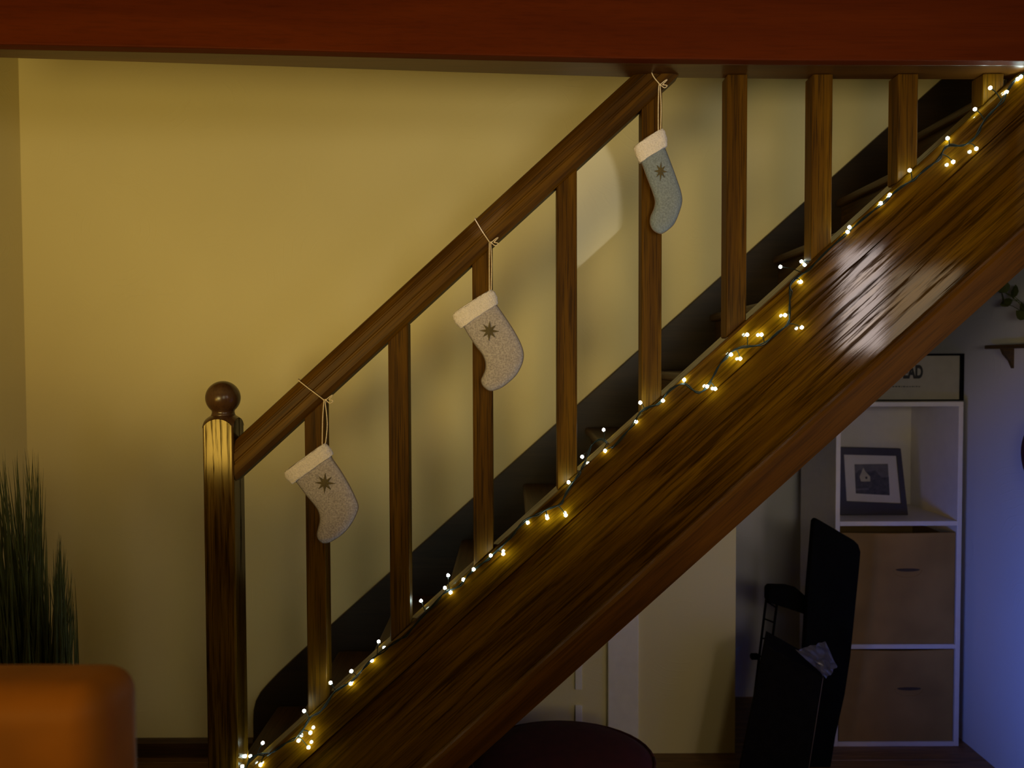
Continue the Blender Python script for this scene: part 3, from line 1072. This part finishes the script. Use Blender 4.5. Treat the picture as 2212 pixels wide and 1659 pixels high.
# ------------------------------------------------------------------ clutter between the stairs and the shelf
def flat_thing(name, label, cat, outline, y, depth, mat, bevel=0.004, dy_top=0.0, partname='panel'):
    pts = [P(a, c, y) for a, c in outline]
    zmin = min(p.z for p in pts)
    zmax = max(p.z for p in pts)
    root = thing(name, label, cat, (sum(p.x for p in pts) / len(pts), y, 0))
    bm = bmesh.new()
    A = [bm.verts.new((p.x, p.y, p.z)) for p in pts]
    B = [bm.verts.new((p.x, p.y + depth, p.z)) for p in pts]
    bm.faces.new(A)
    bm.faces.new(B[::-1])
    for i in range(len(pts)):
        j = (i + 1) % len(pts)
        bm.faces.new((A[i], A[j], B[j], B[i]))
    o = finish(partname, bm, mat, root, bevel=bevel)
    return root, o


def floor_px(px, y):
    """pixel row of the floor at that depth"""
    lo, hi = 800.0, 6000.0
    for _ in range(50):
        mid = (lo + hi) / 2
        if P(px, mid, y).z > 0:
            lo = mid
        else:
            hi = mid
    return lo


yk = 2.425
fy = floor_px(1780, yk)
panel, po = flat_thing('folding_table', 'black folded table top with rounded corner leaning beside the white cube shelf', 'folding table',
    [(1758, 1128), (1762, 1122), (1768, 1122), (1846, 1168), (1855, 1177), (1860, 1192), (1857, 1230), (1838, 1420), (1826, 1500), (1806, 1590), (1795, fy), (1730, fy), (1738, 1400), (1746, 1270)],
    yk, 0.03, M['black'], 0.006, partname='table_top')
bm = bmesh.new()
q0, q1 = P(1775, 1300, yk + 0.036), P(1760, fy - 6, yk + 0.036)
tube(bm, [q0, Vector((q1.x, q1.y, 0.01))], 0.005, 8)
finish('folded_leg', bm, M['brass'], panel, smooth=True)

yb = 2.30
fy = floor_px(1700, yb)
sc = (fy - 1659) / 369.0
carton = thing('carton', 'tall black carton with clear tape on its corner leaning against the folded table', 'box', tuple((P(1690, 1500, yb).x, yb, 0)))
bm = bmesh.new()
fpts = [P(1652, 1392, yb), P(1776, 1462, yb), P(1738, fy, yb), P(1590, fy, yb)]
fpts[2].z = fpts[3].z = 0.002
bpts = [v + Vector((0.045, 0.12, 0.0)) for v in fpts]
A = [bm.verts.new(v) for v in fpts]
B = [bm.verts.new(v) for v in bpts]
bm.faces.new(A)
bm.faces.new(B[::-1])
for i in range(4):
    j = (i + 1) % 4
    bm.faces.new((A[i], A[j], B[j], B[i]))
finish('carton_body', bm, M['blackcard'], carton, bevel=0.002)
bm = bmesh.new()
s0 = [P(1778, 1458, yb - 0.002), P(1812, 1410, yb + 0.1), P(1812, 1500, yb + 0.1), P(1772, fy, yb - 0.002)]
# side panel, a touch browner
sp = [fpts[1] + Vector((0.0015, 0, -0.004)), bpts[1] + Vector((0.0015, 0, -0.004)), bpts[2] + Vector((0.0015, 0, 0)), fpts[2] + Vector((0.0015, 0, 0))]
A = [bm.verts.new(v) for v in sp]
B = [bm.verts.new(v + Vector((0.003, 0, 0))) for v in sp]
bm.faces.new(A)
bm.faces.new(B[::-1])
for i in range(4):
    j = (i + 1) % 4
    bm.faces.new((A[i], A[j], B[j], B[i]))
finish('side_panel', bm, M['browncard'], carton, label='brown card side')
# crumpled clear tape over the corner
bm = bmesh.new()
rg3 = random.Random(11)
nu, nv = 9, 7
cor = [P(1718, 1404, yb - 0.012), P(1783, 1386, yb - 0.02), P(1808, 1440, yb + 0.0), P(1786, 1464, yb - 0.014)]
gr = []
for i in range(nu + 1):
    row = []
    for j in range(nv + 1):
        u, v = i / nu, j / nv
        p = cor[0].lerp(cor[1], u).lerp(cor[3].lerp(cor[2], u), v)
        p = p + Vector((rg3.uniform(-.002, .002), rg3.uniform(-.007, .007), rg3.uniform(-.003, .003)))
        row.append(bm.verts.new(p))
    gr.append(row)
for i in range(nu):
    for j in range(nv):
        bm.faces.new((gr[i][j], gr[i + 1][j], gr[i + 1][j + 1], gr[i][j + 1]))
tp = finish('clear_tape', bm, M['plastic'], carton, label='crumpled clear tape')
md = tp.modifiers.new('solid', 'SOLIDIFY')
md.thickness = 0.0008

# folded black airer: two upright rails, rungs, padded top bar, clamp knob
ya = 2.49
fr_ = thing('folded_airer', 'black folded metal frame with rungs and a clamp knob standing behind the black carton', 'folding frame', tuple((P(1650, 1500, ya).x, ya, 0)))
fya = floor_px(1620, ya)
railL = [P(1658, 1272, ya), P(1640, 1418, ya), P(1622, 1560, ya), P(1606, fya, ya)]
railR = [P(1680, 1290, ya), P(1664, 1418, ya), P(1648, 1560, ya), P(1632, fya, ya)]
for rl in (railL, railR):
    rl[-1].z = 0.004
    bm = bmesh.new()
    tube(bm, smooth_path(rl, 4), 0.0042, 8)
    finish('upright', bm, M['black'], fr_, smooth=True)
for i in range(12):
    u = 0.04 + i * 0.075
    a_ = smooth_path(railL, 8)
    c_ = smooth_path(railR, 8)
    k = int(u * (len(a_) - 1))
    bm = bmesh.new()
    tube(bm, [a_[k], c_[k]], 0.003, 6)
    finish('rung', bm, M['black'], fr_, smooth=True)
bm = bmesh.new()
poly_y(bm, [(P(a, c, ya).x, P(a, c, ya).z) for a, c in [(1656, 1272), (1662, 1265), (1700, 1266), (1722, 1272), (1742, 1290), (1752, 1302), (1752, 1330), (1700, 1312), (1656, 1298)]], ya - 0.02, ya + 0.03)
finish('padded_bar', bm, M['black'], fr_, bevel=0.006, seg=3)
bm = bmesh.new()
kp = P(1631, 1418, ya - 0.01)
tube(bm, [kp + Vector((-0.016, 0, 0)), kp + Vector((-0.012, 0, 0)), kp + Vector((0.008, 0, 0)), kp + Vector((0.014, 0, 0))], [0.006, 0.011, 0.011, 0.005], 12)
finish('clamp_knob', bm, M['black'], fr_, smooth=True)

# maroon floor pouf under the stairs
yp = 2.05
pc_ = P(1215, 1617, yp)
hw = (P(1425, 1640, yp).x - P(1005, 1640, yp).x) / 2
po = thing('floor_pouf', 'dark maroon rounded pouf on the floor under the stairs', 'pouf', (pc_.x, yp, 0))
bm = bmesh.new()
zt = P(1215, 1614, yp).z
prof = [(0, 0.001), (hw * 0.86, 0.001), (hw * 0.97, zt * 0.12), (hw * 1.0, zt * 0.42), (hw * 0.99, zt * 0.70), (hw * 0.93, zt * 0.88), (hw * 0.80, zt * 0.955), (hw * 0.5, zt * 0.99), (0, zt)]
lathe(bm, prof, pc_.x, yp, 36)
bmesh.ops.scale(bm, vec=(1, 0.82, 1), verts=bm.verts[:], space=Matrix.Translation((0, -yp, 0)))
finish('pouf_body', bm, M['maroon'], po, smooth=True)
bm = bmesh.new()
tube(bm, [Vector((pc_.x + hw * 0.94 * math.cos(a), yp + 0.82 * hw * 0.94 * math.sin(a), zt * 0.885)) for a in [2 * math.pi * k / 40 for k in range(41)]], 0.004, 6)
finish('piping', bm, M['maroon'], po, smooth=True)

# ------------------------------------------------------------------ small wall shelf with trailing plant, right edge
ws = thing('wall_shelf', 'small pale wall shelf with brackets on the right-hand wall', 'shelf', (XR, 2.28, 1.35))
yq = XR * FPX / (2185 - 1106)
zq = P(2185, 745, yq).z
bm = bmesh.new()
box(bm, XR - 0.045, XR - 0.001, 2.05, 2.44, zq - 0.012, zq)
finish('shelf_board', bm, M['tread'], ws, bevel=0.002)
for yy in (2.36, 2.15):
    bm = bmesh.new()
    poly_y(bm, [(XR - 0.001, zq - 0.012), (XR - 0.038, zq - 0.012), (XR - 0.03, zq - 0.03), (XR - 0.012, zq - 0.05), (XR - 0.001, zq - 0.075)], yy, yy + 0.014)
    finish('bracket', bm, M['tread'], ws)
vine = thing('leafy_plant', 'dark leafy plant on the wall shelf at the right edge', 'plant', (XR - 0.025, 2.25, zq))
bm = bmesh.new()
lathe(bm, [(0.014, zq + 0.0005), (0.019, zq + 0.04), (0.016, zq + 0.04), (0, zq + 0.03)], XR - 0.024, 2.22, 16)
finish('pot', bm, M['pot'], vine, smooth=True)
leaf_me = None
rg4 = random.Random(2)
bm = bmesh.new()
stems = []
for i in range(14):
    y = 2.22 + rg4.uniform(-0.10, 0.14)
    z = zq + rg4.uniform(0.045, 0.17)
    x = XR - 0.03 + rg4.uniform(-0.012, 0.012)
    tube(bm, smooth_path([Vector((XR - 0.024, 2.22, zq + 0.03)), Vector((x, (y + 2.22) / 2, z * 0.6 + zq * 0.4 + 0.03)), Vector((x, y, z))], 3), 0.0011, 4)
    stems.append((x, y, z))
finish('stems', bm, M['grass'], vine)
for i, (x, y, z) in enumerate(stems):
    if leaf_me is None:
        bm = bmesh.new()
        pts = [(0, 0), (0.011, 0.010), (0.014, 0.022), (0.008, 0.036), (0, 0.044), (-0.008, 0.036), (-0.014, 0.022), (-0.011, 0.010)]
        A = [bm.verts.new((0.002 * (abs(a) / 0.014), a, c)) for a, c in pts]
        B = [bm.verts.new((0.002 * (abs(a) / 0.014) - 0.0012, a, c)) for a, c in pts]
        bm.faces.new(A)
        bm.faces.new(B[::-1])
        for k in range(8):
            bm.faces.new((A[k], A[(k + 1) % 8], B[(k + 1) % 8], B[k]))
        o = finish('leaf', bm, M['grass'], vine, loc=(x, y, z))
        leaf_me = o
    else:
        o = leaf_me.copy()
        COL.objects.link(o)
        o.location = (x, y, z)
    o.rotation_euler = (rg4.uniform(-2.2, 2.2), rg4.uniform(-0.4, 0.2), rg4.uniform(-0.7, 0.7))

# maroon bag hanging from a peg, only its edge in frame
yb2 = XR * FPX / (2212 - 1106) - 0.02
bag = thing('hanging_bag', 'dark maroon bag hanging on the right-hand wall, cut by the picture edge', 'bag', (XR - 0.03, 2.22, P(2205, 950, 2.3).z))
bm = bmesh.new()
zb_ = P(2205, 950, 2.27).z
n = 12
rings = []
for i in range(n + 1):
    t_ = i / n
    ww = 0.105 * math.sin(math.pi * (0.12 + 0.80 * t_)) ** 0.6
    z = zb_ + 0.06 - 0.20 * t_
    rings.append([bm.verts.new((XR - 0.032 + 0.026 * math.cos(a), 2.165 + ww * math.sin(a), z)) for a in [2 * math.pi * k / 16 for k in range(16)]])
for A, B in zip(rings, rings[1:]):
    for k in range(16):
        bm.faces.new((A[k], A[(k + 1) % 16], B[(k + 1) % 16], B[k]))
bm.faces.new(rings[0])
bm.faces.new(rings[-1])
finish('bag_body', bm, M['maroon'], bag, smooth=True)
bm = bmesh.new()
tube(bm, smooth_path([Vector((XR - 0.03, 2.11, zb_ + 0.055)), Vector((XR - 0.02, 2.14, zb_ + 0.15)), Vector((XR - 0.012, 2.165, zb_ + 0.20)), Vector((XR - 0.02, 2.19, zb_ + 0.15)), Vector((XR - 0.03, 2.22, zb_ + 0.055))], 5), 0.004, 6)
finish('strap', bm, M['maroon'], bag, smooth=True)
bm = bmesh.new()
tube(bm, [Vector((XR + 0.001, 2.165, zb_ + 0.205)), Vector((XR - 0.022, 2.165, zb_ + 0.205)), Vector((XR - 0.03, 2.165, zb_ + 0.222))], 0.005, 8)
finish('wall_peg', bm, M['brass'], bag, smooth=True)
